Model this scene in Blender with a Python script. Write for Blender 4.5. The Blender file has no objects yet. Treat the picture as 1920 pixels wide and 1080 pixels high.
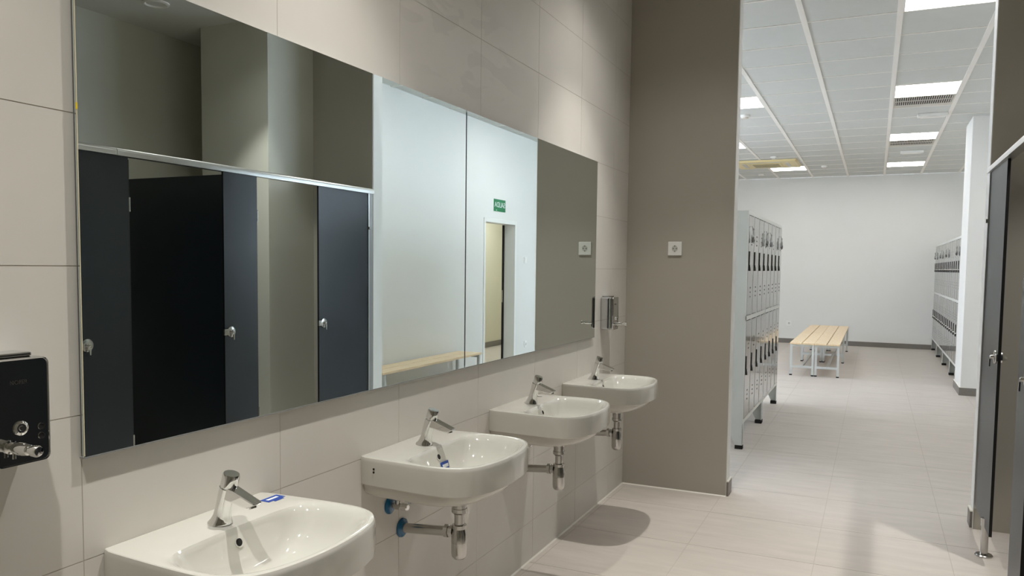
import bpy, bmesh, math, random
from mathutils import Vector, Matrix
random.seed(7)
PI = math.pi

# ------------------------------------------------------------------ camera
scene = bpy.context.scene
COL = scene.collection
CAM = (1.442, 0.0, 1.40)
FPX, CXP, CYP = 1471.1, 960.0, 592.65          # focal length and principal point, pixels of a 1920x1080 frame
YAW, PIT, ROL = 0.432099, 0.0636564, 0.0117835
def cam_axes():
    B = Matrix(((1, 0, 0), (0, 0, -1), (0, 1, 0)))
    cy, sy = math.cos(YAW), math.sin(YAW)
    A = Matrix(((cy, sy, 0), (-sy, cy, 0), (0, 0, 1)))
    cp, sp = math.cos(PIT), math.sin(PIT)
    P = Matrix(((1, 0, 0), (0, cp, -sp), (0, sp, cp)))
    cr, sr = math.cos(ROL), math.sin(ROL)
    R = Matrix(((cr, -sr, 0), (sr, cr, 0), (0, 0, 1)))
    return R @ P @ B @ A
M3 = cam_axes()
right, up, back = M3[0], -M3[1], -M3[2]
cam_data = bpy.data.cameras.new('camera')
cam_data.sensor_fit = 'HORIZONTAL'
cam_data.sensor_width = 36.0
cam_data.lens = FPX / 1920 * 36
cam_data.shift_x = -(CXP - 960) / 1920
cam_data.shift_y = (CYP - 540) / 1920
cam_data.clip_start = 0.05
cam_data.clip_end = 100
cam = bpy.data.objects.new('camera', cam_data)
COL.objects.link(cam)
cam.matrix_world = Matrix(((right.x, up.x, back.x, CAM[0]), (right.y, up.y, back.y, CAM[1]),
                           (right.z, up.z, back.z, CAM[2]), (0, 0, 0, 1)))
scene.camera = cam

# ------------------------------------------------------------------ world, exposure
world = bpy.data.worlds.new('world'); scene.world = world
world.use_nodes = True
world.node_tree.nodes['Background'].inputs[0].default_value = (0.74, 0.85, 1.0, 1)
world.node_tree.nodes['Background'].inputs[1].default_value = 13.0     # daylight, enters by the locker room window only
vs = scene.view_settings
vs.view_transform = 'Standard'; vs.look = 'None'; vs.gamma = 1.0; vs.use_curve_mapping = False
vs.exposure = 0.0
scene.cycles.diffuse_bounces = 8
PANEL_STRENGTH = 13.5       # locker room LED panels
SPOT_POWER = 22.0          # washroom downlights
SPOT_COLOR = (1.0, 0.975, 0.92)
CORE_POWER = 96.0          # peaked centre of the same beams
LENS_STRENGTH = 14.0
SPILL_POWER = 31.0         # wide part of the same downlights
PANEL_COLOR = (1.0, 0.975, 0.945)

# ------------------------------------------------------------------ materials
def lin(c):
    return tuple(((v / 255) / 12.92 if v / 255 <= 0.04045 else ((v / 255 + 0.055) / 1.055) ** 2.4) for v in c)
def mat(name, rgb, rough=0.5, metal=0.0, noise=0.0, nscale=6.0, bump=0.0, bscale=60.0, stretch=(1, 1, 1), coat=0.0,
        emit=None, alpha=1.0, spec=0.5, trans=0.0, linear=False):
    m = bpy.data.materials.new(name); m.use_nodes = True
    nt = m.node_tree; b = nt.nodes['Principled BSDF']
    c = rgb if linear else lin(rgb)
    b.inputs['Base Color'].default_value = (*c, 1)
    b.inputs['Roughness'].default_value = rough
    b.inputs['Metallic'].default_value = metal
    b.inputs['Specular IOR Level'].default_value = spec
    b.inputs['Coat Weight'].default_value = coat
    b.inputs['Coat Roughness'].default_value = 0.04
    b.inputs['Alpha'].default_value = alpha
    b.inputs['Transmission Weight'].default_value = trans
    if emit:
        b.inputs['Emission Color'].default_value = (*emit[0], 1)
        b.inputs['Emission Strength'].default_value = emit[1]
    if noise or bump:
        tc = nt.nodes.new('ShaderNodeTexCoord'); mp = nt.nodes.new('ShaderNodeMapping')
        geo = nt.nodes.new('ShaderNodeNewGeometry')
        mp.inputs['Scale'].default_value = stretch
        nt.links.new(geo.outputs['Position'], mp.inputs['Vector'])
    if noise:
        n = nt.nodes.new('ShaderNodeTexNoise'); n.inputs['Scale'].default_value = nscale
        n.inputs['Detail'].default_value = 6; n.inputs['Roughness'].default_value = 0.6
        nt.links.new(mp.outputs['Vector'], n.inputs['Vector'])
        r = nt.nodes.new('ShaderNodeMapRange')
        r.inputs['From Min'].default_value = 0.3; r.inputs['From Max'].default_value = 0.7
        r.inputs['To Min'].default_value = 1 - noise; r.inputs['To Max'].default_value = 1 + noise
        nt.links.new(n.outputs['Fac'], r.inputs['Value'])
        mx = nt.nodes.new('ShaderNodeVectorMath'); mx.operation = 'SCALE'
        mx.inputs[0].default_value = c
        nt.links.new(r.outputs['Result'], mx.inputs['Scale'])
        nt.links.new(mx.outputs['Vector'], b.inputs['Base Color'])
    if bump:
        n2 = nt.nodes.new('ShaderNodeTexNoise'); n2.inputs['Scale'].default_value = bscale
        n2.inputs['Detail'].default_value = 4
        nt.links.new(mp.outputs['Vector'], n2.inputs['Vector'])
        bp = nt.nodes.new('ShaderNodeBump'); bp.inputs['Strength'].default_value = bump
        bp.inputs['Distance'].default_value = 0.002
        nt.links.new(n2.outputs['Fac'], bp.inputs['Height'])
        nt.links.new(bp.outputs['Normal'], b.inputs['Normal'])
    return m

MAT = dict(
    wall_tile=mat('pale_porcelain_tile', (216, 212, 205), 0.42, noise=0.035, nscale=2.2, bump=0.05, bscale=25),
    grout=mat('grout', (190, 183, 173), 0.8),
    grout_dark=mat('grey_floor_grout', (186, 180, 170), 0.8),
    taupe=mat('taupe_wall', (172, 167, 156), 0.5, noise=0.03, nscale=1.6, bump=0.04, bscale=20),
    stall_wall=mat('pale_cubicle_wall', (207, 205, 194), 0.5, noise=0.03, nscale=1.6),
    white_paint=mat('white_plaster', (226, 225, 221), 0.7, noise=0.012, nscale=1.2, bump=0.05, bscale=80),
    ceil_paint=mat('washroom_ceiling_paint', (215, 213, 207), 0.8),
    floor_tile=mat('grey_stoneware', (198, 190, 182), 0.48, noise=0.07, nscale=3.0, bump=0.06, bscale=30, stretch=(1, 5, 1)),
    base_tile=mat('grey_baseboard', (122, 117, 111), 0.45, noise=0.05, nscale=5, stretch=(1, 1, 4)),
    silicone=mat('white_silicone', (225, 222, 212), 0.4),
    ceil_tile=mat('mineral_ceiling_tile', (204, 205, 201), 0.85, noise=0.015, nscale=8, bump=0.08, bscale=300),
    ceil_bar=mat('white_ceiling_bar', (238, 234, 228), 0.5),
    led=mat('led_diffuser', (255, 255, 255), 0.5, emit=(PANEL_COLOR, PANEL_STRENGTH)),
    lens=mat('downlight_lens', (255, 250, 240), 0.4, emit=(SPOT_COLOR, LENS_STRENGTH)),
    white_plastic=mat('white_plastic', (232, 232, 228), 0.35),
    dark_gap=mat('dark_gap', (12, 12, 13), 0.7),
    mirror=mat('mirror_silvering', (0.86, 0.94, 0.93), 0.0, metal=1.0, linear=True),
    mirror_edge=mat('polished_glass_edge', (235, 226, 190), 0.15, spec=0.8),
    mirror_back=mat('mirror_backing', (96, 97, 98), 0.5),
    ceramic=mat('white_ceramic', (205, 203, 195), 0.06, coat=0.6),
    chrome=mat('chrome', (0.80, 0.80, 0.79), 0.05, metal=1.0, linear=True),
    chrome_dull=mat('satin_chrome', (0.55, 0.54, 0.52), 0.2, metal=1.0, linear=True),
    steel=mat('polished_steel', (0.62, 0.63, 0.64), 0.035, metal=1.0, linear=True),
    blue_film=mat('blue_protective_film', (10, 96, 140), 0.25, coat=0.4),
    blue_label=mat('blue_label', (28, 70, 160), 0.4),
    white_label=mat('white_label_print', (235, 238, 240), 0.5),
    black_hole=mat('black_hole', (10, 9, 8), 0.8),
    phenolic=mat('charcoal_phenolic', (34, 40, 47), 0.34, spec=0.5, noise=0.04, nscale=9, bump=0.03, bscale=200),
    phenolic_core=mat('black_phenolic_core', (8, 8, 8), 0.5),
    rail=mat('brushed_aluminium', (0.62, 0.62, 0.61), 0.32, metal=1.0, linear=True),
    rail_grey=mat('grey_aluminium_profile', (150, 150, 150), 0.4, metal=0.3),
    locker=mat('grey_locker_side', (200, 203, 199), 0.4),
    locker_frame=mat('pale_locker_frame', (216, 218, 214), 0.4),
    locker_door=mat('glossy_grey_laminate', (128, 130, 127), 0.10, coat=0.35),
    handle=mat('black_plastic', (14, 14, 14), 0.4),
    rubber=mat('black_rubber', (10, 10, 10), 0.7),
    plastic_bag=mat('clear_plastic_bag', (236, 238, 238), 0.12, trans=0.85, alpha=0.75),
    oak=mat('oak_slat', (234, 210, 174), 0.45, noise=0.10, nscale=5, stretch=(14, 1.2, 6), bump=0.05, bscale=40),
    bench_steel=mat('light_grey_bench_steel', (196, 199, 197), 0.4),
    pane=mat('window_glass', (255, 255, 255), 0.0, alpha=0.12),
    sign_green=mat('green_sign', (0, 122, 72), 0.4),
    cream=mat('cream_corridor_wall', (216, 213, 194), 0.7),
    cream_plastic=mat('cream_air_conditioner', (226, 210, 158), 0.45),
    yellow=mat('yellow_mark', (236, 205, 10), 0.5),
    vent_metal=mat('vent_metal', (205, 200, 190), 0.5),
    socket_grey=mat('socket_well_plastic', (196, 196, 190), 0.4),
    slot_grey=mat('slot_grey', (96, 96, 94), 0.6),
    vent_dark=mat('vent_shadow', (50, 46, 40), 0.8),
)

def smear(m):
    """dried adhesive smears wiped over the tiles above the mirror"""
    nt = m.node_tree; b = nt.nodes['Principled BSDF']
    src = b.inputs['Base Color'].links[0].from_socket
    geo = nt.nodes.new('ShaderNodeNewGeometry')
    def mapr(v, a0, a1, b0, b1):
        r = nt.nodes.new('ShaderNodeMapRange'); r.interpolation_type = 'SMOOTHSTEP'
        for k, x in (('From Min', a0), ('From Max', a1), ('To Min', b0), ('To Max', b1)): r.inputs[k].default_value = x
        nt.links.new(v, r.inputs['Value']); return r.outputs['Result']
    def mul(a, c):
        r = nt.nodes.new('ShaderNodeMath'); r.operation = 'MULTIPLY'; nt.links.new(a, r.inputs[0])
        if isinstance(c, float): r.inputs[1].default_value = c
        else: nt.links.new(c, r.inputs[1])
        return r.outputs[0]
    mp = nt.nodes.new('ShaderNodeMapping'); mp.inputs['Location'].default_value = (0, -2.72, -2.24)
    nt.links.new(geo.outputs['Position'], mp.inputs['Vector'])
    mp2 = nt.nodes.new('ShaderNodeMapping'); mp2.inputs['Scale'].default_value = (0, 1 / 0.62, 1 / 0.26)
    nt.links.new(mp.outputs['Vector'], mp2.inputs['Vector'])
    ln = nt.nodes.new('ShaderNodeVectorMath'); ln.operation = 'LENGTH'; nt.links.new(mp2.outputs['Vector'], ln.inputs[0])
    mask = mapr(ln.outputs['Value'], 0.55, 1.0, 1.0, 0.0)
    mp3 = nt.nodes.new('ShaderNodeMapping'); mp3.inputs['Rotation'].default_value = (0.5, 0, 0); mp3.inputs['Scale'].default_value = (0, 2.2, 7.0)
    nt.links.new(geo.outputs['Position'], mp3.inputs['Vector'])
    n = nt.nodes.new('ShaderNodeTexNoise'); n.inputs['Scale'].default_value = 1.3; n.inputs['Detail'].default_value = 2.5; n.inputs['Distortion'].default_value = 0.8
    nt.links.new(mp3.outputs['Vector'], n.inputs['Vector'])
    blob = mapr(n.outputs['Fac'], 0.50, 0.535, 0.0, 1.0)
    d = mul(mul(mask, blob), -0.075)
    add = nt.nodes.new('ShaderNodeMath'); add.operation = 'ADD'; nt.links.new(d, add.inputs[0]); add.inputs[1].default_value = 1.0
    vm = nt.nodes.new('ShaderNodeVectorMath'); vm.operation = 'SCALE'
    nt.links.new(src, vm.inputs[0]); nt.links.new(add.outputs[0], vm.inputs['Scale'])
    nt.links.new(vm.outputs['Vector'], b.inputs['Base Color'])
smear(MAT['wall_tile'])

# ------------------------------------------------------------------ mesh helpers
class MB:
    def __init__(s): s.v = []; s.f = []
    def add(s, vs_, fs):
        o = len(s.v); s.v += [tuple(p) for p in vs_]; s.f += [tuple(i + o for i in f) for f in fs]; return s
    def box(s, x0, x1, y0, y1, z0, z1):
        return s.add([(x0, y0, z0), (x1, y0, z0), (x1, y1, z0), (x0, y1, z0), (x0, y0, z1), (x1, y0, z1), (x1, y1, z1), (x0, y1, z1)],
                     [(3, 2, 1, 0), (4, 5, 6, 7), (0, 1, 5, 4), (1, 2, 6, 5), (2, 3, 7, 6), (3, 0, 4, 7)])
    def loft(s, rings, cap=True):
        n = len(rings[0]); vs_ = [p for r in rings for p in r]; fs = []
        for k in range(len(rings) - 1):
            for i in range(n):
                j = (i + 1) % n
                fs.append((k * n + i, k * n + j, (k + 1) * n + j, (k + 1) * n + i))
        if cap:
            fs.append(tuple(range(n - 1, -1, -1))); fs.append(tuple((len(rings) - 1) * n + i for i in range(n)))
        return s.add(vs_, fs)
    def lathe(s, prof, origin=(0, 0, 0), axis=(0, 0, 1), n=24, cap=True):
        a = Vector(axis).normalized(); o = Vector(origin)
        t = Vector((1, 0, 0)) if abs(a.x) < 0.9 else Vector((0, 1, 0))
        u = a.cross(t).normalized(); w = a.cross(u)
        return s.loft([[o + a * h + (u * math.cos(2 * PI * i / n) + w * math.sin(2 * PI * i / n)) * r for i in range(n)] for r, h in prof], cap)
    def tube(s, pts, r, n=12):
        pts = [Vector(p) for p in pts]; rings = []
        for k, p in enumerate(pts):
            d = (pts[min(k + 1, len(pts) - 1)] - pts[max(k - 1, 0)]).normalized()
            t = Vector((0, 0, 1)) if abs(d.z) < 0.9 else Vector((1, 0, 0))
            u = d.cross(t).normalized(); w = d.cross(u)
            rr = r[k] if isinstance(r, (list, tuple)) else r
            rings.append([p + (u * math.cos(2 * PI * i / n) + w * math.sin(2 * PI * i / n)) * rr for i in range(n)])
        return s.loft(rings)
    def prism(s, poly, d0, d1, plane='xz'):
        def P(a, b, d):
            return {'xz': (a, d, b), 'xy': (a, b, d), 'yz': (d, a, b)}[plane]
        return s.loft([[P(a, b, d0) for a, b in poly], [P(a, b, d1) for a, b in poly]])
    def mesh(s, name, m, smooth=False, angle=35):
        me = bpy.data.meshes.new(name); me.from_pydata(s.v, [], s.f)
        bm = bmesh.new(); bm.from_mesh(me); bmesh.ops.recalc_face_normals(bm, faces=bm.faces); bm.to_mesh(me); bm.free()
        me.materials.append(MAT[m])
        if smooth:
            for p in me.polygons: p.use_smooth = True
            me.set_sharp_from_angle(angle=math.radians(angle))
        me.update(); return me
    def build(s, name, m, parent=None, smooth=False, bevel=0, segs=2, angle=35):
        return link(name, s.mesh(name, m, smooth, angle), parent, bevel, segs)
def link(name, me, parent=None, bevel=0, segs=2, loc=None, rot=None):
    o = bpy.data.objects.new(name, me); COL.objects.link(o)
    if parent: o.parent = parent
    if loc: o.location = loc
    if rot: o.rotation_euler = rot
    if bevel:
        b = o.modifiers.new('bevel', 'BEVEL'); b.width = bevel; b.segments = segs; b.limit_method = 'ANGLE'; b.angle_limit = math.radians(40)
        b.harden_normals = False
    return o
def tag(o, label, cat, group=None, kind=None):
    o['label'] = label; o['category'] = cat
    if group: o['group'] = group
    if kind: o['kind'] = kind
    return o
def thing(name, label, cat, loc=(0, 0, 0), rz=0, group=None, kind=None):
    o = bpy.data.objects.new(name, None); COL.objects.link(o); o.empty_display_size = 0.05
    o.location = loc; o.rotation_euler = (0, 0, rz)
    return tag(o, label, cat, group, kind)
def struct(name, mb, m, label, cat, bevel=0):
    return tag(mb.build(name, m, bevel=bevel), label, cat, kind='structure')
def dup(root, loc, rz=0, label=None, parent=None):
    r = root.copy(); COL.objects.link(r); r.location = loc; r.rotation_euler = (0, 0, rz)
    if label: r['label'] = label
    for ch in list(root.children):
        c = ch.copy(); COL.objects.link(c); c.parent = r
        for g in list(ch.children):
            d = g.copy(); COL.objects.link(d); d.parent = c
    return r
def quad(name, m, pts, parent=None):
    return MB().add(pts, [tuple(range(len(pts)))]).build(name, m, parent)
def text(name, body, m, size, loc, rot, parent=None, depth=0.0005, align='CENTER'):
    cu = bpy.data.curves.new(name, 'FONT'); cu.body = body; cu.size = size; cu.extrude = depth
    cu.align_x = align; cu.align_y = 'CENTER'
    tmp = bpy.data.objects.new(name + '_curve', cu); COL.objects.link(tmp)
    bpy.context.view_layer.update()
    me = bpy.data.meshes.new_from_object(tmp.evaluated_get(bpy.context.evaluated_depsgraph_get()))
    bpy.data.objects.remove(tmp, do_unlink=True); bpy.data.curves.remove(cu)
    me.materials.clear(); me.materials.append(MAT[m])
    return link(name, me, parent, loc=loc, rot=rot)

# ------------------------------------------------------------------ main dimensions (metres)
ZC = 3.12                      # ceilings
YW0, YW1 = 4.867, 4.99         # dividing walls between washroom and locker room
XLW, XRW = 0.66, 1.975         # opening between them
XR = 2.90                      # right wall of locker room
YF = 15.76                     # far wall
XSB = 3.55                     # back wall of the cubicles
YB = -2.2                      # wall behind the camera
XLL = -3.2                     # left wall of locker room

_tm = {}
def tile_mesh(a, b, t, m, plane, name):
    k = (round(a, 3), round(b, 3), t, m, plane)
    if k not in _tm:
        mb = MB()
        if plane == 'yz': mb.box(0, t, -a / 2, a / 2, -b / 2, b / 2)
        else: mb.box(-a / 2, a / 2, -b / 2, b / 2, -t, 0)
        _tm[k] = mb.mesh(name, m)
    return _tm[k]

# ------------------------------------------------------------------ floor
floor = struct('floor', MB().box(XLL, XSB + 0.1, YB, YF + 0.1, -0.1, -0.001), 'grout_dark',
               'pale grey stoneware tile floor of washroom and locker room', 'floor')
FX = [0.0, 0.032] + [0.032 + 0.598 * k for k in range(1, 5)] + [2.90]
FX = [-1.164, -0.566] + [0.032 + 0.598 * k for k in range(0, 5)] + [2.90]
FY0, FP = 3.93 - 0.585 * 4, 0.585
ys = [FY0 + FP * k for k in range(0, 25)]
ys = [y for y in ys if y < YF] + [YF]
G = 0.0028
for j in range(len(ys) - 1):
    y0, y1 = ys[j], ys[j + 1]
    cols = [(FX[i], FX[i + 1]) for i in range(len(FX) - 1)]
    for x0, x1 in cols:
        if y1 < YW0 and x1 < 0.1:
            if x0 < 0 < x1: x0 = 0.003
            else: continue
            if x1 - x0 < 0.005: continue
        if x0 < -0.6 and y1 < 8: continue
        a, b = x1 - x0 - G, y1 - y0 - G
        if a < 0.01 or b < 0.01: continue
        link('floor_tile', tile_mesh(a, b, 0.001, 'floor_tile', 'xy', 'floor_tile'), floor,
             loc=((x0 + x1) / 2, (y0 + y1) / 2, 0.0))

# ------------------------------------------------------------------ sink wall with its tiles
wall_left = struct('wall_left', MB().box(-0.2, -0.0008, YB, YW0, 0, ZC), 'grout',
                   'pale porcelain tiled wall behind the washbasins', 'wall')
RZ = [0.0] + [0.19 + 0.3 * k for k in range(0, 10)] + [ZC]
CYt = [1.057 + 0.5835 * k for k in range(-4, 7)] + [YW0]
for i in range(len(CYt) - 1):
    for j in range(len(RZ) - 1):
        a, b = CYt[i + 1] - CYt[i] - 0.0022, RZ[j + 1] - RZ[j] - 0.0022
        if a < 0.02 or b < 0.02: continue
        link('tile', tile_mesh(a, b, 0.0008, 'wall_tile', 'yz', 'wall_tile'), wall_left,
             loc=(-0.0008, (CYt[i] + CYt[i + 1]) / 2, (RZ[j] + RZ[j + 1]) / 2))

# ------------------------------------------------------------------ dividing walls
wl = struct('wall_divider_left', MB().box(XLL, XLW, YW0 + 0.008, YW1, 0, ZC), 'white_paint',
            'taupe wing wall with a socket at the end of the basin row', 'wall')
MB().box(0, XLW - 0.003, YW0, YW0 + 0.008, 0, ZC).build('cladding', 'taupe', wl)
wr = struct('wall_divider_right', MB().box(XRW, XSB, YW0 + 0.008, YW1, 0, ZC), 'white_paint',
            'taupe wall at the end of the cubicle row, right of the opening', 'wall')
MB().box(XRW + 0.003, XSB, YW0, YW0 + 0.008, 0, ZC).build('cladding', 'taupe', wr)
struct('wall_column', MB().box(2.52, 3.15, 4.375, YW0, 0, ZC), 'stall_wall', 'square pale grey pillar inside the last cubicle', 'wall')
struct('wall_cubicles', MB().box(XSB, XSB + 0.1, YB, YW1, 0, ZC), 'stall_wall', 'pale grey rear wall behind the cubicles', 'wall')
struct('wall_back', MB().box(-0.2, XSB + 0.1, YB - 0.1, YB, 0, ZC), 'stall_wall', 'pale grey wall behind the viewer', 'wall')
# locker room shell
DY0, DY1, DZ = 8.53, 9.42, 1.955
wrt = thing('wall_right', 'white right wall of the locker room with the exit door opening', 'wall', kind='structure')
MB().box(XR, XR + 0.13, YW1, DY0, 0, ZC).build('wall_section', 'white_paint', wrt)
MB().box(XR, XR + 0.13, DY1, YF, 0, ZC).build('wall_section', 'white_paint', wrt)
MB().box(XR, XR + 0.13, DY0, DY1, DZ, ZC).build('wall_section', 'white_paint', wrt)
struct('wall_pilaster', MB().box(2.365, XR, 10.13, 10.84, 0, ZC), 'white_paint', 'white square pilaster before the right-hand lockers', 'wall', bevel=0.004)
struct('wall_far', MB().box(XLL, XR + 0.13, YF, YF + 0.1, 0, ZC), 'white_paint', 'white far wall behind the benches', 'wall')
WY0, WY1, WZ0, WZ1 = 6.2, 11.2, 1.15, 2.65
wll = thing('wall_locker_left', 'white left wall of the locker room with the window', 'wall', kind='structure')
for q in ((YW1, WY0, 0, ZC), (WY1, YF, 0, ZC), (WY0, WY1, 0, WZ0), (WY0, WY1, WZ1, ZC)):
    MB().box(XLL - 0.1, XLL, *q).build('wall_section', 'white_paint', wll)
wn = thing('window_1', 'wide window in the left wall of the locker room', 'window', (XLL - 0.06, WY0, WZ0), kind='structure')
nw = 4; ww = (WY1 - WY0) / nw
for k in range(nw):
    f_ = MB()
    y0, y1, h_ = k * ww, (k + 1) * ww, WZ1 - WZ0
    f_.box(-0.03, 0.03, y0, y0 + 0.05, 0, h_).box(-0.03, 0.03, y1 - 0.05, y1, 0, h_).box(-0.03, 0.03, y0 + 0.05, y1 - 0.05, 0, 0.05).box(-0.03, 0.03, y0 + 0.05, y1 - 0.05, h_ - 0.05, h_)
    fo = f_.build('window_frame', 'white_plastic', wn)
    MB().box(-0.004, 0.004, y0 + 0.05, y1 - 0.05, 0.05, h_ - 0.05).build('pane', 'pane', fo)
# corridor seen through the door
struct('wall_corridor', MB().box(4.6, 4.7, 7.0, 13.0, 0, 2.6), 'cream', 'cream corridor wall seen through the exit door', 'wall')
struct('wall_corridor_end', MB().box(XR + 0.13, 4.6, 12.9, 13.0, 0, 2.6), 'cream', 'cream end wall of the corridor beyond the exit door', 'wall')
struct('wall_corridor_near', MB().box(XR + 0.13, 4.6, 6.9, 7.0, 0, 2.6), 'cream', 'cream near end wall of the corridor beyond the exit door', 'wall')
struct('floor_corridor', MB().box(XR + 0.0, 4.7, 7.0, 13.0, -0.1, -0.003), 'floor_tile', 'grey corridor floor beyond the exit door', 'floor')
struct('ceiling_corridor', MB().box(XR + 0.13, 4.7, 7.0, 13.0, 2.6, 2.7), 'white_paint', 'white corridor ceiling beyond the exit door', 'ceiling')
struct('baseboard_corridor', MB().box(4.588, 4.6, 7.0, 12.9, 0, 0.09), 'base_tile', 'grey baseboard in the corridor beyond the exit door', 'baseboard')

# baseboards: bodies with a pale top bead
def baseboard(name, x0, x1, y0, y1, label):
    o = struct(name, MB().box(x0, x1, y0, y1, 0, 0.088), 'base_tile', label, 'baseboard')
    MB().box(x0, x1, y0, y1, 0.088, 0.094).build('top_bead', 'silicone', o)
    return o
baseboard('baseboard_far', XLL, 2.4, YF - 0.012, YF, 'grey tile baseboard along the far white wall')
baseboard('baseboard_pilaster_front', 2.365 - 0.012, XR, 10.118, 10.13, 'grey baseboard on the near face of the white pilaster')
baseboard('baseboard_pilaster_side', 2.353, 2.365, 10.13, 10.84, 'grey baseboard on the aisle side of the white pilaster')
baseboard('baseboard_opening_left', XLW, XLW + 0.012, YW0 + 0.01, YW1 + 0.012, 'short grey baseboard on the left end of the opening')
baseboard('baseboard_opening_right', XRW - 0.012, XRW, YW0 + 0.02, YW1 + 0.012, 'short grey baseboard on the right end of the opening')
baseboard('baseboard_right', XR - 0.012, XR, YW1 + 0.012, DY0 - 0.05, 'grey baseboard along the right white wall')
struct('trim_1', MB().prism([(0, 0), (0.006, 0), (0, 0.006)], YB, YW0, 'xz'), 'silicone', 'white silicone line where the basin wall meets the floor', 'trim')
struct('trim_2', MB().prism([(YW0, 0), (YW0 - 0.006, 0), (YW0, 0.006)], 0.004, XLW, 'yz'), 'silicone', 'white silicone line where the wing wall meets the floor', 'trim')

# ------------------------------------------------------------------ ceilings
struct('ceiling', MB().box(-0.2, XSB + 0.1, YB, YW1, ZC, ZC + 0.1), 'ceil_paint', 'plain pale ceiling of the washroom', 'ceiling')
ceil = struct('ceiling_locker_room', MB().box(XLL, XR + 0.13, YW1, YF + 0.1, ZC + 0.012, ZC + 0.1), 'white_paint',
              'white tiled suspended ceiling of the locker room', 'ceiling')
CX = [-1.47, -0.87, -0.27, 0.33, 0.93, 1.53, 2.115, 2.70, XR]
CPY = 0.575
CYs = [YW1] + [5.35 + CPY * k for k in range(0, 19)]
CYs = [y for y in CYs if y < YF - 0.05] + [YF]
PANELS = {(5, 1): None, (5, 6): None, (5, 11): None, (5, 16): None, (2, 6): None, (1, 11): None, (2, 16): None}
VENTS = [(5, 7), (5, 12)]
for i in range(len(CX) - 1):
    for j in range(len(CYs) - 1):
        if (i, j) in PANELS or (i, j) in VENTS: continue
        if i < 2 and j < 6: continue
        a, b = CX[i + 1] - CX[i] - 0.03, CYs[j + 1] - CYs[j] - 0.006
        mb_key = ('c', round(a, 3), round(b, 3))
        if mb_key not in _tm:
            _tm[mb_key] = MB().box(-a / 2, a / 2, -b / 2, b / 2, 0, 0.012).mesh('ceiling_tile', 'ceil_tile')
        link('ceiling_tile', _tm[mb_key], ceil, loc=((CX[i] + CX[i + 1]) / 2, (CYs[j] + CYs[j + 1]) / 2, ZC))
for x in CX[:-1]:
    MB().box(x - 0.019, x + 0.019, YW1, YF, ZC - 0.006, ZC + 0.012).build('ceiling_bar', 'ceil_bar', ceil)
for y in CYs[1:-1]:
    MB().box(CX[0], XR, y - 0.007, y + 0.007, ZC - 0.0035, ZC + 0.012).build('cross_bar', 'ceil_bar', ceil)

# LED panels
pl_lab = {(5, 1): 'square LED ceiling panel nearest the opening, cut by the top of the photo',
          (5, 6): 'square LED ceiling panel beside the nearer, larger air grille',
          (5, 11): 'square LED ceiling panel beside the farther, smaller air grille',
          (5, 16): 'square LED ceiling panel on the right nearest the far wall',
          (2, 6): 'square LED ceiling panel on the left, largest beside the wing wall edge',
          (1, 11): 'square LED ceiling panel mostly hidden behind the wing wall edge',
          (2, 16): 'square LED ceiling panel beside the cream air conditioner'}
for (i, j), lab in pl_lab.items():
    x0, x1, y0, y1 = CX[i] + 0.015, CX[i + 1] - 0.015, CYs[j] + 0.003, CYs[j + 1] - 0.003
    t = thing('ceiling_light', lab, 'ceiling light', ((x0 + x1) / 2, (y0 + y1) / 2, ZC - 0.004), group='LED panels in the locker room ceiling')
    a, b = (x1 - x0) / 2, (y1 - y0) / 2
    fr = MB()
    for q in ((-a, a, -b, -b + 0.012), (-a, a, b - 0.012, b), (-a, -a + 0.012, -b + 0.012, b - 0.012), (a - 0.012, a, -b + 0.012, b - 0.012)):
        fr.box(q[0], q[1], q[2], q[3], -0.002, 0.016)
    fr.build('frame', 'ceil_bar', t)
    MB().box(-a + 0.012, a - 0.012, -b + 0.012, b - 0.012, 0.0, 0.01).build('diffuser', 'led', t)
# air grilles
for (i, j), lab in zip(VENTS, ('larger slotted air grille in the ceiling behind an LED panel', 'smaller farther slotted air grille in the ceiling')):
    x0, x1, y0 = CX[i] + 0.015, CX[i + 1] - 0.015, CYs[j] + 0.003
    y1 = CYs[j + 1] - 0.003
    t = thing('air_grille', lab, 'air vent', ((x0 + x1) / 2, (y0 + y1) / 2, ZC - 0.002), group='air grilles in the ceiling')
    a, b = (x1 - x0) / 2, (y1 - y0) / 2
    MB().box(-a, a, -b, b, 0.004, 0.016).build('backing', 'vent_dark', t)
    fr = MB()
    for q in ((-a, a, -b, -b + 0.03), (-a, a, b - 0.13, b), (-a, -a + 0.02, -b + 0.03, b - 0.13), (a - 0.02, a, -b + 0.03, b - 0.13), (-a + 0.02, a - 0.02, -0.065, -0.035)):
        fr.box(q[0], q[1], q[2], q[3], 0, 0.004)
    fr.build('frame', 'vent_metal', t)
    n = 26
    bl = MB().box(-0.004, 0.004, -b + 0.03, b - 0.13, 0.0, 0.004).mesh('grille_bar', 'vent_metal')
    for k in range(n):
        link('grille_bar', bl, t, loc=(-a + 0.02 + (2 * a - 0.04) * (k + 0.5) / n, 0, 0))
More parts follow.
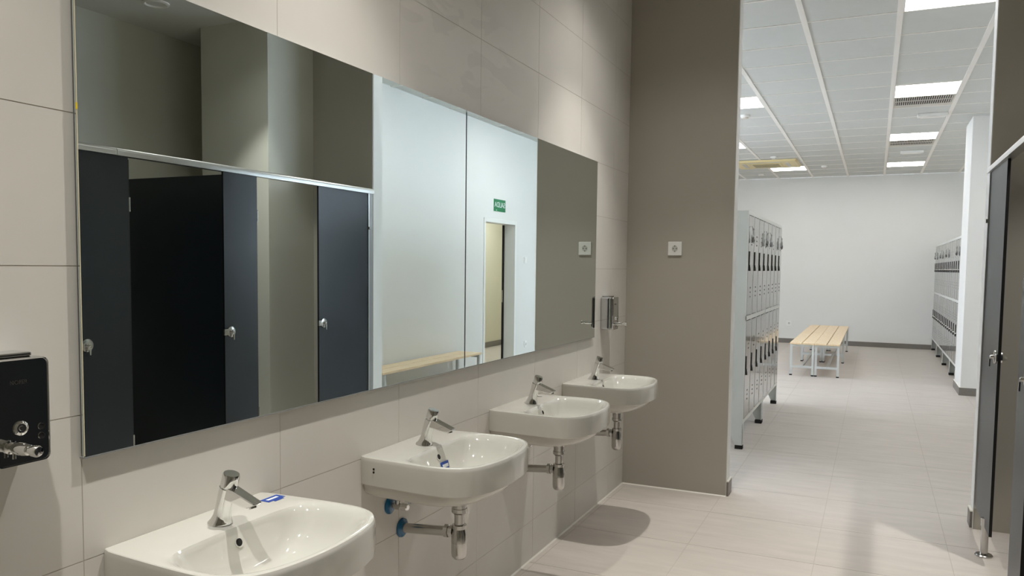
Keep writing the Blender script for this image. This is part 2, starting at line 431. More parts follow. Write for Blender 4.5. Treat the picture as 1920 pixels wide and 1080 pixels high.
# small ceiling devices
def emergency(loc, lab):
    t = thing('emergency_light', lab, 'emergency light', loc, group='emergency lights on the ceiling')
    MB().box(-0.15, 0.15, -0.05, 0.05, -0.035, 0).build('housing', 'white_plastic', t, bevel=0.008)
    MB().box(-0.12, 0.12, -0.036, 0.036, -0.042, -0.035).build('cover', 'ceil_bar', t, bevel=0.003)
emergency((1.95, 9.82, ZC), 'white emergency light on the ceiling beyond the larger air grille')
emergency((1.86, 12.75, ZC), 'white emergency light on the ceiling beyond the smaller air grille')
def detector(loc, lab):
    t = thing('smoke_detector', lab, 'smoke detector', loc, group='round detectors on the ceiling')
    MB().lathe([(0.055, 0), (0.055, -0.018), (0.05, -0.024)]).build('base', 'white_plastic', t, smooth=True)
    MB().lathe([(0.04, -0.024), (0.038, -0.036), (0.02, -0.045)]).build('head', 'vent_metal', t, smooth=True)
detector((0.05, 9.2, ZC), 'round white detector on the ceiling just right of the wing wall edge')
detector((-0.03, 12.7, ZC), 'round white detector on the ceiling in front of the air conditioner')
detector((-0.5, 15.0, ZC), 'round white detector on the ceiling behind the air conditioner')
detector((0.62, 14.1, ZC), 'round white detector on the ceiling right of the air conditioner')
# air conditioner cassette
t = thing('air_conditioner', 'cream square air conditioner cassette in the locker room ceiling', 'air conditioner', (-0.22, 13.45, ZC - 0.035))
A = 0.50; B = 0.46
MB().loft([[(-A, -B, 0.03), (A, -B, 0.03), (A, B, 0.03), (-A, B, 0.03)], [(-A + .03, -B + .03, 0), (A - .03, -B + .03, 0), (A - .03, B - .03, 0), (-A + .03, B - .03, 0)]]).build('panel', 'cream_plastic', t, bevel=0.008)
MB().box(-0.24, 0.24, -0.24, 0.24, -0.008, 0.0).build('intake_grille', 'cream_plastic', t, bevel=0.006)
for k in range(4):
    c, s_ = math.cos(k * PI / 2), math.sin(k * PI / 2)
    o = MB().box(-0.25, 0.25, 0.30, 0.36, -0.004, 0.0).build('louvre', 'vent_metal', t); o.rotation_euler = (0, 0, k * PI / 2)
for k in range(7):
    MB().box(-0.20, 0.20, -0.185 + k * 0.06, -0.175 + k * 0.06, -0.010, -0.008).build('slot', 'vent_dark', t)

# ------------------------------------------------------------------ recessed downlights of the washroom
def downlight(x, y, lab, spill=1.0, angle=78, blend=0.35):
    t = thing('downlight', lab, 'downlight', (x, y, ZC), group='recessed downlights in the washroom ceiling')
    MB().lathe([(0.062, 0.0), (0.062, -0.006), (0.05, -0.010), (0.044, -0.004), (0.044, 0.0)], n=32, cap=False).build('trim_ring', 'white_plastic', t, smooth=True)
    MB().lathe([(0.044, -0.001), (0.044, -0.0025)], n=32).build('lens', 'lens', t)
    l = bpy.data.lights.new('downlight_beam', 'SPOT'); l.energy = SPOT_POWER * (2.0 if x > 1.5 else 1.0); l.color = SPOT_COLOR
    l.spot_size = math.radians(angle); l.spot_blend = blend; l.shadow_soft_size = 0.02
    o = bpy.data.objects.new('downlight_beam', l); COL.objects.link(o); o.parent = t; o.location = (0, 0, -0.02)
    l = bpy.data.lights.new('downlight_core', 'SPOT'); l.energy = CORE_POWER; l.color = SPOT_COLOR
    l.spot_size = math.radians(74); l.spot_blend = 1.0; l.shadow_soft_size = 0.02
    o = bpy.data.objects.new('downlight_core', l); COL.objects.link(o); o.parent = t; o.location = (0, 0, -0.02)
    l = bpy.data.lights.new('downlight_spill', 'SPOT'); l.energy = SPILL_POWER * spill; l.color = SPOT_COLOR
    l.spot_size = math.radians(136); l.spot_blend = 1.0; l.shadow_soft_size = 0.04
    o = bpy.data.objects.new('downlight_spill', l); COL.objects.link(o); o.parent = t; o.location = (0, 0, -0.02)
    return t
downlight(0.56, 3.85, 'recessed downlight above the farthest washbasin')
downlight(0.56, 1.75, 'recessed downlight above the nearest two washbasins')
downlight(0.56, 0.5, 'recessed downlight behind the viewer along the basin wall')
downlight(2.32, 3.86, 'recessed downlight above the last cubicle', 0.4)
downlight(2.32, 1.75, 'recessed downlight above the near cubicles', 0.4)
t = thing('ceiling_speaker', 'round grey ceiling speaker over the cubicles, seen in the mirror', 'speaker', (3.0, 3.85, ZC))
MB().lathe([(0.085, 0.0), (0.085, -0.006), (0.07, -0.012), (0.062, -0.004), (0.062, 0.0)], n=32, cap=False).build('trim_ring', 'ceil_bar', t, smooth=True)
MB().lathe([(0.062, -0.001), (0.062, -0.003)], n=32).build('grille', 'ceil_paint', t)

# ------------------------------------------------------------------ mirrors
MD = 0.014
def mirror(y0, y1, lab, left):
    t = thing('mirror', lab, 'mirror', (0, (y0 + y1) / 2, 1.006))
    h = (y1 - y0) / 2; H = 0.981
    MB().box(0, MD - 0.005, -h + 0.004, h - 0.004, 0.004, H - 0.004).build('backing', 'mirror_back', t)
    MB().box(MD - 0.005, MD, -h, h, 0, H).build('glass', 'mirror', t)
    if left:
        MB().box(MD - 0.0008, MD + 0.0004, -h, -h + 0.0018, 0.002, H).build('polished_edge', 'mirror_edge', t)
        MB().box(MD - 0.001, MD + 0.001, -h - 0.0005, -h + 0.0022, 0.690, 0.703).build('yellow_mark', 'yellow', t)
    MB().box(0, MD + 0.0006, -h, h, -0.003, 0.0).build('bottom_channel', 'rail_grey', t)
    if left: MB().box(0.001, 0.006, h, h + 0.008, 0.004, H - 0.004).build('dark_joint', 'dark_gap', t)
    return t
mirror(1.053, 2.660, 'larger near half of the wall mirror, reflecting the dark cubicles', True)
mirror(2.668, 4.215, 'far half of the wall mirror, reflecting the green exit sign', False)

# ------------------------------------------------------------------ washbasins
def catmull(pts, n=8):
    out = []; P = [Vector(p) for p in pts]
    for i in range(len(P) - 1):
        p0 = P[max(i - 1, 0)]; p1 = P[i]; p2 = P[i + 1]; p3 = P[min(i + 2, len(P) - 1)]
        for k in range(n):
            t = k / n
            out.append(0.5 * ((2 * p1) + (p2 - p0) * t + (2 * p0 - 5 * p1 + 4 * p2 - p3) * t * t + (3 * p1 - p0 - 3 * p2 + p3) * t ** 3))
    out.append(P[-1]); return out
def polar(poly, c, n):
    res = []
    for k in range(n):
        th = 2 * PI * k / n; d = (math.cos(th), math.sin(th)); best = None
        for i in range(len(poly)):
            a = poly[i]; b = poly[(i + 1) % len(poly)]
            ex, ey = b[0] - a[0], b[1] - a[1]
            den = d[0] * ey - d[1] * ex
            if abs(den) < 1e-12: continue
            t = ((a[0] - c[0]) * ey - (a[1] - c[1]) * ex) / den
            u = ((a[0] - c[0]) * d[1] - (a[1] - c[1]) * d[0]) / den
            if t > 0 and -1e-6 <= u <= 1 + 1e-6 and (best is None or t > best): best = t
        res.append((c[0] + d[0] * best, c[1] + d[1] * best))
    return res
NB = 112; CB = (0.26, 0.0)
half_o = [(0.0, 0.233), (0.006, 0.238), (0.08, 0.244), (0.24, 0.252), (0.315, 0.246), (0.362, 0.222), (0.394, 0.178), (0.411, 0.12), (0.420, 0.06), (0.423, 0)]
ho = [(0.0, 0.0)] + [(p[0], p[1]) for p in catmull([(a, b, 0) for a, b in half_o], 6)]
outer = ho + [(x, -y) for x, y in reversed(ho[1:-1])]
half_i = [(0.135, 0), (0.136, 0.07), (0.139, 0.14), (0.150, 0.192), (0.185, 0.222), (0.24, 0.232), (0.305, 0.226), (0.348, 0.203), (0.378, 0.160), (0.396, 0.10), (0.404, 0.05), (0.407, 0)]
hi = [(p[0], p[1]) for p in catmull([(a, b, 0) for a, b in half_i], 6)]
inner = hi + [(x, -y) for x, y in reversed(hi[1:-1])]
PO = polar(outer, CB, NB); PIn = polar(inner, CB, NB)
def circ(c, r): return [(c[0] + r * math.cos(2 * PI * k / NB), c[1] + r * math.sin(2 * PI * k / NB)) for k in range(NB)]
def sc(P, s): return [(x * s, y * s) for x, y in P]
def lp(P, Q, t): return [(a[0] + (b[0] - a[0]) * t, a[1] + (b[1] - a[1]) * t) for a, b in zip(P, Q)]
DR = (0.225, 0.0)
def bowl_f(t):
    pts = [(0, 0), (0.05, 0.06), (0.12, 0.22), (0.2, 0.42), (0.3, 0.61), (0.45, 0.79), (0.65, 0.92), (1, 1.0)]
    for (a, b), (c, d) in zip(pts, pts[1:]):
        if t <= c: return b + (d - b) * (t - a) / (c - a)
    return 1
def basin_mesh():
    rings = []
    def R(P, z): rings.append([(x, y, z) for x, y in P])
    R(circ(DR, 0.036), 0.633)
    R(lp(circ(DR, 0.05), sc(PO, 0.7), 0.15), 0.636)
    R(lp(circ(DR, 0.05), sc(PO, 0.75), 0.4), 0.642)
    R(lp(circ(DR, 0.05), sc(PO, 0.8), 0.7), 0.652)
    R(sc(PO, 0.80), 0.664); R(sc(PO, 0.87), 0.673); R(sc(PO, 0.915), 0.685); R(sc(PO, 0.935), 0.700); R(sc(PO, 0.940), 0.7125)
    R(sc(PO, 0.988), 0.7115); R(sc(PO, 0.998), 0.7145); R(PO, 0.75); R(PO, 0.787); R(sc(PO, 0.9975), 0.7935); R(sc(PO, 0.991), 0.7985); R(sc(PO, 0.982), 0.800)
    P12 = sc(PO, 0.982)
    R(lp(P12, PIn, 0.35), 0.8003); R(lp(P12, PIn, 0.7), 0.7998); R(PIn, 0.797)
    D0 = circ(DR, 0.02)
    for t in (0.025, 0.05, 0.085, 0.12, 0.16, 0.2, 0.25, 0.3, 0.37, 0.45, 0.55, 0.65, 0.8, 1.0):
        R(lp(PIn, D0, t), 0.797 - 0.115 * bowl_f(t))
    return MB().loft(rings).mesh('basin_body', 'ceramic', smooth=True, angle=30)
basin_me = basin_mesh()
drain_me = MB().lathe([(0.024, 0.6825), (0.026, 0.685), (0.02, 0.688), (0.006, 0.686)], origin=(DR[0], 0, 0), n=28).mesh('drain', 'chrome', smooth=True)
# overflow hole in the rear slope
ov_t = 0.15; ovx = 0.135 + (0.205 - 0.135) * ov_t; ovz = 0.797 - 0.115 * bowl_f(ov_t)
ovn = Vector((0.92, 0, 0.39)).normalized()
over_me = MB().lathe([(0.0125, -0.004), (0.0125, 0.0015), (0.0095, 0.0018), (0.0085, -0.003)], origin=(ovx, 0, ovz), axis=ovn, n=24, cap=False).mesh('overflow_ring', 'ceramic', smooth=True)
hole_me = MB().lathe([(0.0092, 0.0006), (0.0092, 0.0014)], origin=(ovx, 0, ovz), axis=ovn, n=24).mesh('overflow_hole', 'black_hole')
BY = [1.335, 2.240, 3.142, 3.985]
BL = ['white ceramic washbasin nearest the viewer, cut by the bottom edge', 'white washbasin second from the viewer with a blue label in its bowl',
      'white washbasin third from the viewer, between two others', 'white washbasin farthest away beside the wing wall']
for k, y in enumerate(BY):
    t = thing('washbasin', BL[k], 'washbasin', (0.0005, y, 0), group='wall-hung washbasins in a row')
    link('basin_body', basin_me, t); link('drain', drain_me, t)
    o = link('overflow_ring', over_me, t); link('overflow_hole', hole_me, o)
    if k in (1,):
        for z in (0.767, 0.757):
            MB().lathe([(0.0035, 0), (0.0035, 0.001)], origin=(0.055, -0.2428, z), axis=(0, -1, 0), n=14).build('fixing_hole', 'black_hole', t)

# blue labels
t = thing('paper_label', 'small blue label on the deck of the nearest washbasin', 'label', (0, 0, 0), group='blue labels on the washbasins')
MB().box(0.052, 0.082, 1.505, 1.565, 0.8004, 0.8009).build('print', 'blue_label', t)
MB().box(0.083, 0.090, 1.520, 1.553, 0.8004, 0.8009).build('print', 'blue_label', t)
MB().box(0.062, 0.071, 1.515, 1.553, 0.8009, 0.80115).build('lettering', 'white_label', t)
# label on the bowl of basin 2 lying on the rear slope
def bowl_pt(th_idx, t):
    a = lp(PIn, circ(DR, 0.02), t)[th_idx]
    return Vector((a[0], a[1], 0.797 - 0.115 * bowl_f(t)))
t = thing('paper_label', 'small blue and white label stuck inside the second washbasin', 'label', (0, 2.240, 0), group='blue labels on the washbasins')
hub = NB // 2
def label_quad(nm, m, i0, i1, t0, t1, off):
    n = Vector((0.85, 0, 0.5)).normalized() * off
    pts = [bowl_pt(i0, t0) + n, bowl_pt(i1, t0) + n, bowl_pt(i1, t1) + n, bowl_pt(i0, t1) + n]
    n2 = n * 0.5
    MB().loft([[p for p in pts], [p + n2 for p in pts]]).build(nm, m, t)
label_quad('print', 'blue_label', hub - 0, hub - 8, 0.23, 0.36, 0.0024)
label_quad('lettering', 'white_label', hub - 1, hub - 7, 0.27, 0.325, 0.0038)
label_quad('backing', 'white_label', hub - 0, hub - 8, 0.36, 0.42, 0.0024)

# ------------------------------------------------------------------ taps
def tap_meshes():
    ax = Vector((0.30, 0, 1)).normalized()
    body = MB()
    rings = []
    for r, h, lean in ((0.029, 0.0, 0), (0.0285, 0.004, 0), (0.0235, 0.012, 0.0035), (0.0205, 0.022, 0.007), (0.0195, 0.04, 0.012), (0.0195, 0.086, 0.026)):
        rings.append([(lean + r * math.cos(2 * PI * i / 28), r * 0.95 * math.sin(2 * PI * i / 28), h + (0.30 * -r * math.cos(2 * PI * i / 28) * (h > 0.08))) for i in range(28)])
    body.loft(rings)
    b = body.mesh('body', 'chrome', smooth=True, angle=45)
    o = Vector((0.027, 0, 0.087))
    but = MB().lathe([(0.0165, 0), (0.0165, 0.003), (0.0195, 0.003), (0.0195, 0.031), (0.0175, 0.0345), (0.004, 0.0350)], origin=o, axis=ax, n=28).mesh('push_button', 'chrome', smooth=True, angle=40)
    w0, w1 = 0.0165, 0.0135
    prof = [(0.018, 0.090), (0.040, 0.089), (0.112, 0.0625), (0.114, 0.0585), (0.092, 0.0490), (0.026, 0.0610), (0.016, 0.064)]
    sp = MB()
    def ring(s):
        return [(x, s * (w0 + (w1 - w0) * (x - 0.016) / 0.098), z) for x, z in prof]
    sp.loft([ring(-1), ring(1)])
    s_ = sp.mesh('spout', 'chrome')
    aer = MB().lathe([(0.0085, 0), (0.0085, -0.005), (0.006, -0.005)], origin=(0.098, 0, 0.0525), axis=(-0.35, 0, 1), n=18).mesh('aerator', 'chrome_dull', smooth=True)
    return b, but, s_, aer
tb, tbut, tsp, taer = tap_meshes()
TL = ['chrome push tap on the nearest washbasin', 'chrome push tap on the second washbasin', 'chrome push tap on the third washbasin', 'chrome push tap on the farthest washbasin']
for k, y in enumerate(BY):
    t = thing('basin_tap', TL[k], 'tap', (0.090, y, 0.8004), group='chrome push taps on the washbasins')
    link('body', tb, t); link('push_button', tbut, t); s_ = link('spout', tsp, t, bevel=0.0035, segs=3); link('aerator', taer, s_)
    if k == 2:
        MB().tube([(0.02, 0.0, 0.035), (0.035, 0.004, 0.03), (0.05, 0.0, 0.032)], 0.0015, 6).build('chain_stub', 'chrome_dull', t)

# ------------------------------------------------------------------ bottle traps and valves under the basins
tail = MB().lathe([(0.030, 0.0), (0.030, -0.006), (0.0235, -0.007), (0.0235, -0.034), (0.0265, -0.035), (0.0265, -0.047), (0.021, -0.053)], n=28).mesh('tail_nut', 'chrome_dull', smooth=True)
pipe = MB().lathe([(0.0165, -0.05), (0.0165, -0.097)], n=24).mesh('tail_pipe', 'chrome_dull', smooth=True)
collar = MB().lathe([(0.0215, -0.090), (0.0245, -0.091), (0.0245, -0.103), (0.0215, -0.104)], n=28).mesh('collar_nut', 'chrome_dull', smooth=True)
cup = MB().lathe([(0.0205, -0.103), (0.0255, -0.120), (0.0270, -0.148), (0.0262, -0.149), (0.0262, -0.186), (0.0245, -0.197), (0.018, -0.2045), (0.010, -0.2068), (0.002, -0.2072)], n=28).mesh('cup', 'chrome_dull', smooth=True)
onut = MB().lathe([(0.0225, 0), (0.0225, 0.014), (0.019, 0.016), (0.0175, 0.03)], origin=(-0.052, 0, -0.1195), axis=(1, 0, 0.06), n=8).mesh('outlet_nut', 'chrome_dull', smooth=True)
TX = 0.225
opipe = MB().lathe([(0.0165, 0), (0.0165, TX - 0.045)], origin=(-TX + 0.004, 0, -0.135), axis=(1, 0, 0.085), n=24).mesh('outlet_pipe', 'chrome_dull', smooth=True)
oflange = MB().lathe([(0.033, 0), (0.032, 0.006), (0.024, 0.011), (0.0175, 0.014)], origin=(-TX + 0.001, 0, -0.135), axis=(1, 0, 0), n=28).mesh('wall_flange', 'blue_film', smooth=True)
vflange = MB().lathe([(0.031, 0), (0.030, 0.004), (0.012, 0.009)], axis=(1, 0, 0), n=28).mesh('wall_flange', 'blue_film', smooth=True)
vbody = MB().lathe([(0.008, 0.006), (0.008, 0.02), (0.0115, 0.021), (0.0115, 0.043), (0.008, 0.046)], axis=(1, 0, 0), n=20).lathe([(0.009, 0.0), (0.009, 0.02), (0.0105, 0.021), (0.0105, 0.032)], origin=(0.032, 0, 0.0), n=18).mesh('valve_body', 'chrome_dull', smooth=True)
vknob = MB().lathe([(0.010, 0.044), (0.0125, 0.046), (0.0115, 0.068), (0.009, 0.071)], axis=(1, 0, 0), n=10).mesh('valve_knob', 'chrome', smooth=True)
ORD = ['nearest', 'second', 'third', 'farthest']
for k, y in enumerate(BY):
    t = thing('bottle_trap', f'chrome bottle trap and waste pipe under the {ORD[k]} washbasin', 'drain pipe', (TX, y + 0.002, 0.636), group='bottle traps under the washbasins')
    for n_, me in (('tail_nut', tail), ('tail_pipe', pipe), ('collar_nut', collar), ('cup', cup), ('outlet_nut', onut), ('outlet_pipe', opipe)):
        link(n_, me, t)
    o = link('wall_flange', oflange, t); o['label'] = 'blue film on the wall flange'
    for s_, w in ((-1, 'nearer'), (1, 'farther')):
        t = thing('angle_valve', f'{w} chrome angle valve under the {ORD[k]} washbasin, blue film on its flange', 'valve', (0.0008, y - 0.005 + s_ * 0.066, 0.600), group='angle valves under the washbasins')
        link('wall_flange', vflange, t); link('valve_body', vbody, t); link('valve_knob', vknob, t)

# ------------------------------------------------------------------ soap dispensers
def dispenser(yc, lab, textured):
    t = thing('soap_dispenser', lab, 'soap dispenser', (0, yc, 1.037), group='steel soap dispensers on the basin wall')
    W, H, D = 0.05, 0.190, 0.076
    MB().box(0.001, D - 0.003, -W, W, 0, H).build('case', 'steel', t, bevel=0.009, segs=4)
    fr = MB()
    # front plate, slightly raised with a rolled rim
    pts = []
    for cx_, cz_, a0 in ((W - 0.012, H - 0.012, 0), (-W + 0.012, H - 0.012, 90), (-W + 0.012, 0.012, 180), (W - 0.012, 0.012, 270)):
        for q in range(6):
            a = math.radians(a0 + q * 18)
            pts.append((cx_ + 0.012 * math.cos(a), cz_ + 0.012 * math.sin(a)))
    c_ = (0, H / 2)
    rings = []
    for s_, x in ((1.0, D - 0.004), (1.0, D + 0.001), (0.985, D + 0.003), (0.955, D + 0.0025), (0.95, D + 0.001)):
        rings.append([(x, c_[0] + (a - c_[0]) * (s_ if abs(a) else 1), c_[1] + (b - c_[1]) * (1 - (1 - s_) * 0.6)) for a, b in pts])
    fr.loft(rings); fr.build('front_plate', 'steel', t, smooth=True, angle=25)
    MB().box(0.004, D - 0.02, -W + 0.012, W - 0.016, H, H + 0.008).build('lid', 'steel', t, bevel=0.003)
    o = MB().lathe([(0.013, D), (0.013, D + 0.003), (0.009, D + 0.005), (0.008, D + 0.004)], origin=(0, -0.004, 0.066), axis=(1, 0, 0), n=28).build('lock', 'chrome', t, smooth=True)
    MB().lathe([(0.005, D + 0.004), (0.0045, D + 0.0062)], origin=(0, -0.004, 0.066), axis=(1, 0, 0), n=16).build('keyway', 'chrome_dull', o)
    for z in (0.063, 0.046):
        w = MB().lathe([(0.0062, D), (0.0062, D + 0.0022), (0.0048, D + 0.0022), (0.0048, D + 0.001)], origin=(0, 0.034, z), axis=(1, 0, 0), n=24, cap=False).build('level_window', 'chrome_dull', t, smooth=True)
        MB().lathe([(0.0047, D + 0.0008), (0.0047, D + 0.0014)], origin=(0, 0.034, z), axis=(1, 0, 0), n=20).build('window_glass', 'black_hole', w)
    ax = Vector((1, 0.02, 0.0)).normalized(); og = Vector((D, -0.024, 0.036))
    sp = MB().lathe([(0.0125, 0), (0.0125, 0.004), (0.009, 0.005), (0.009, 0.012), (0.010, 0.014), (0.0115, 0.026), (0.0115, 0.040), (0.0095, 0.051), (0.007, 0.052), (0.007, 0.063)], origin=og, axis=ax, n=20).build('spigot', 'chrome', t, smooth=True)
    MB().lathe([(0.0055, 0.062), (0.0100, 0.063), (0.0105, 0.072), (0.008, 0.077), (0.002, 0.078)], origin=og, axis=ax, n=20).build('push_knob', 'chrome', sp, smooth=True)
    MB().lathe([(0.003, 0), (0.003, 0.013)], origin=(og[0] + 0.012, og[1], og[2] - 0.02), n=10).build('nozzle', 'chrome_dull', sp)
    if textured:
        text('lettering', 'NOFER', 'vent_dark', 0.010, (D + 0.0022, -0.006, 0.148), (PI / 2, 0, PI / 2), t, 0.0001)
dispenser(0.889, 'steel soap dispenser left of the mirror, near the viewer', True)
dispenser(4.402, 'steel soap dispenser right of the mirror, near the wing wall', True)

# ------------------------------------------------------------------ sockets and switches
def socket(name, lab, loc, rz, size=0.086):
    t = thing(name, lab, 'socket', loc, rz, group='white wall sockets')
    h = size / 2                      # faces local -Y
    MB().box(-h, h, -0.011, 0, -h, h).build('cover_plate', 'white_plastic', t, bevel=0.003)
    r = MB().lathe([(0.022, 0.011), (0.022, 0.0125), (0.0195, 0.0125), (0.0188, 0.009)], axis=(0, -1, 0), n=28, cap=False).build('socket_ring', 'white_plastic', t, smooth=True)
    MB().lathe([(0.0188, 0.0109), (0.0188, 0.0114)], axis=(0, -1, 0), n=28).build('socket_well', 'socket_grey', r)
    for x in (-0.0095, 0.0095):
        MB().lathe([(0.0032, 0.0112), (0.0032, 0.0118)], origin=(x, 0, 0), axis=(0, -1, 0), n=12).build('pin_hole', 'black_hole', r)
    for z in (-0.017, 0.015):
        MB().box(-0.003, 0.003, -0.0128, -0.0112, z - 0.002, z + 0.004).build('earth_clip', 'chrome_dull', r)
socket('power_socket', 'white wall socket on the taupe wing wall', (0.309, YW0 - 0.0005, 1.520), 0)
socket('power_socket', 'white socket low on the far white wall, left of the benches', (-0.01, YF - 0.0005, 0.378), 0, 0.1)
socket('power_socket', 'white socket low on the wall beside the exit door, seen in the mirror', (XR - 0.0005, 9.79, 0.338), -PI / 2)
t = thing('light_switch', 'white light switch beside the exit door, seen in the mirror', 'switch', (XR - 0.0005, 9.76, 1.48), -PI / 2)
MB().box(-0.043, 0.043, -0.010, 0, -0.043, 0.043).build('cover_plate', 'white_plastic', t, bevel=0.003)
MB().box(-0.027, 0.027, -0.014, -0.010, -0.027, 0.027).build('rocker', 'ceil_bar', t, bevel=0.002)

# ------------------------------------------------------------------ exit door opening with frame, sign
dr = thing('door_1', 'white framed exit door opening under the green sign, seen in the mirror', 'door', (XR, DY0, 0), kind='structure')
W = DY1 - DY0
fw = 0.045
for n_, q in (('door_frame', (-0.012, 0.142, -fw + 0.02, 0.02, 0, DZ + 0.03)), ('door_frame', (-0.012, 0.142, W - 0.02, W + fw - 0.02, 0, DZ + 0.03)), ('door_frame', (-0.012, 0.142, 0.02, W - 0.02, DZ - 0.02, DZ + 0.03))):
    MB().box(*q).build(n_, 'white_plastic', dr, bevel=0.003)
MB().box(0.142, 0.165, W - 0.045, W - 0.02, 0, DZ - 0.02).build('door_seal', 'rubber', dr)
lf = MB().box(0.17, 0.96, -0.02, 0.02, 0.01, DZ - 0.03).build('door_leaf', 'white_plastic', dr, bevel=0.003)
MB().box(0.86, 0.90, 0.02, 0.06, 1.0, 1.02).build('door_handle', 'chrome_dull', lf, bevel=0.004)
st = MB().box(0.148, 0.16, W - 0.05, W - 0.045, 0.92, 1.08).build('strike_plate', 'chrome_dull', dr)
sg = thing('exit_sign', 'green exit sign reading SALIDA above the door, seen in the mirror', 'sign', (XR - 0.001, 8.94, 2.155))
MB().box(-0.004, 0, -0.165, 0.165, -0.075, 0.075).build('sign_plate', 'sign_green', sg)
text('lettering', 'SALIDA', 'white_label', 0.092, (-0.0045, 0.0, 0.005), (PI / 2, 0, -PI / 2), sg, 0.0004)
MB().box(-0.0048, -0.004, -0.10, -0.085, -0.066, -0.055).build('small_mark', 'white_label', sg)

# ------------------------------------------------------------------ cubicles
PZ0, PZ1 = 0.150, 1.918
def latch(parent, y, xf):
    l = MB().lathe([(0.032, 0.0), (0.033, -0.004), (0.031, -0.010), (0.024, -0.012), (0.010, -0.012), (0.008, -0.026), (0.004, -0.028)], origin=(xf, y, 1.0), axis=(1, 0, 0), n=28).build('latch', 'chrome_dull', parent, smooth=True)
    MB().box(xf - 0.010, xf + 0.001, y - 0.052, y - 0.018, 0.982, 1.018).build('keeper', 'chrome_dull', l, bevel=0.003)
    MB().lathe([(0.030, 0.0), (0.030, 0.008), (0.022, 0.012), (0.010, 0.03), (0.004, 0.031)], origin=(xf + 0.013, y, 1.0), axis=(1, 0, 0), n=28).build('inner_plate', 'chrome', l, smooth=True)
    MB().prism([(y - 0.006, 0.99), (y + 0.006, 0.99), (y + 0.003, 0.955), (y - 0.003, 0.955)], xf - 0.030, xf - 0.024, 'yz').build('thumb_turn', 'chrome', l)
def panel(y0, y1, lab, with_latch, foot_y):
    t = thing('cubicle_panel', lab, 'partition panel', (0, 0, 0), group='fixed front panels of the cubicles')
    xf = XRW
    MB().box(xf, xf + 0.0012, y0, y1, PZ0, PZ1).box(xf + 0.0118, xf + 0.013, y0, y1, PZ0, PZ1).build('laminate', 'phenolic', t)
    MB().box(xf + 0.0012, xf + 0.0118, y0, y1, PZ0, PZ1).build('core', 'phenolic_core', t)
    for fy in foot_y:
        f = MB().lathe([(0.040, 0.0005), (0.040, 0.006), (0.036, 0.010), (0.017, 0.011), (0.017, 0.150), (0.020, 0.151), (0.020, 0.19)], origin=(xf + 0.006, fy, 0), n=24).build('foot', 'chrome_dull', t, smooth=True)
    if with_latch: latch(t, y0 + 0.042, xf)
    return t
panel(4.245, 4.804, 'charcoal cubicle panel with a round latch against the end wall', True, (4.424,))
panel(3.400, 3.668, 'narrow charcoal cubicle panel with a round latch, between two open cubicles', True, (3.53,))
panel(2.480, 2.772, 'narrow charcoal cubicle panel with a round latch at the left edge of the mirror', True, (2.62,))
panel(1.600, 1.890, 'narrow charcoal cubicle panel with a round latch nearest the viewer', True, (1.74,))
po = thing('panel_profile', 'grey aluminium wall profile holding the last cubicle panel', 'profile', (XRW, 4.806, 0))
MB().box(-0.006, 0.020, 0.0, 0.012, PZ0 - 0.02, PZ1).build('channel', 'rail', po)
MB().box(0.0, 0.016, 0.012, YW0 - 4.806, PZ0 - 0.02, PZ1).build('channel_web', 'rail_grey', po)
MB().box(-0.014, -0.006, 0.0, 0.012, 1.655, 1.675).build('bracket', 'chrome_dull', po)
rl = thing('top_rail', 'rounded aluminium rail along the top of the cubicle fronts', 'rail', (XRW + 0.006, 0, PZ1))
prof = []
for q in range(13):
    a = PI * q / 12
    prof.append((0.021 * math.cos(a), 0.018 + 0.020 * math.sin(a)))
prof = [(0.021, 0.0)] + prof + [(-0.021, 0.0)]
MB().loft([[(x, yy, z) for x, z in prof] for yy in (0.6, 2.70)]).build('rail_section', 'rail', rl, smooth=True)
MB().loft([[(x, yy, z) for x, z in prof] for yy in (2.702, YW0 - 0.002)]).build('rail_section', 'rail', rl, smooth=True)
def partition(y, lab):
    t = thing('cubicle_partition', lab, 'partition panel', (0, y, 0), group='partitions between the cubicles')
    x0, x1 = XRW + 0.014, XSB
    MB().box(x0, x1, -0.0065, -0.0053, PZ0, PZ1 - 0.002).box(x0, x1, 0.0053, 0.0065, PZ0, PZ1 - 0.002).build('laminate', 'phenolic', t)
    MB().box(x0, x1, -0.0053, 0.0053, PZ0, PZ1 - 0.002).build('core', 'phenolic_core', t)
    MB().lathe([(0.04, 0.0005), (0.04, 0.008), (0.017, 0.011), (0.017, 0.15)], origin=(2.9, 0, 0), n=20).build('foot', 'chrome_dull', t, smooth=True)
partition(3.505, 'dark partition wall between the two open cubicles, seen in the mirror')
partition(2.630, 'dark partition wall of the cubicle at the left edge of the mirror')
partition(1.745, 'dark partition wall of the cubicle nearest the viewer')
def cub_door(y, lab):
    t = thing('cubicle_door', lab, 'door', (XRW + 0.016, y, 0), group='cubicle doors standing open')
    MB().box(0, 0.58, 0, 0.0012, PZ0 + 0.01, PZ1 - 0.01).box(0, 0.58, 0.0118, 0.013, PZ0 + 0.01, PZ1 - 0.01).build('laminate', 'phenolic', t)
    MB().box(0, 0.58, 0.0012, 0.0118, PZ0 + 0.01, PZ1 - 0.01).build('core', 'phenolic_core', t)
    for z in (0.45, 1.65):
        MB().lathe([(0.008, 0), (0.008, 0.07)], origin=(-0.004, 0.0065, z), n=12).build('hinge', 'chrome_dull', t, smooth=True)
cub_door(3.672, 'open charcoal door of the last cubicle, folded inward')
cub_door(2.776, 'open charcoal door of the middle cubicle, folded inward')
cub_door(1.894, 'open charcoal door of the near cubicle, folded inward')

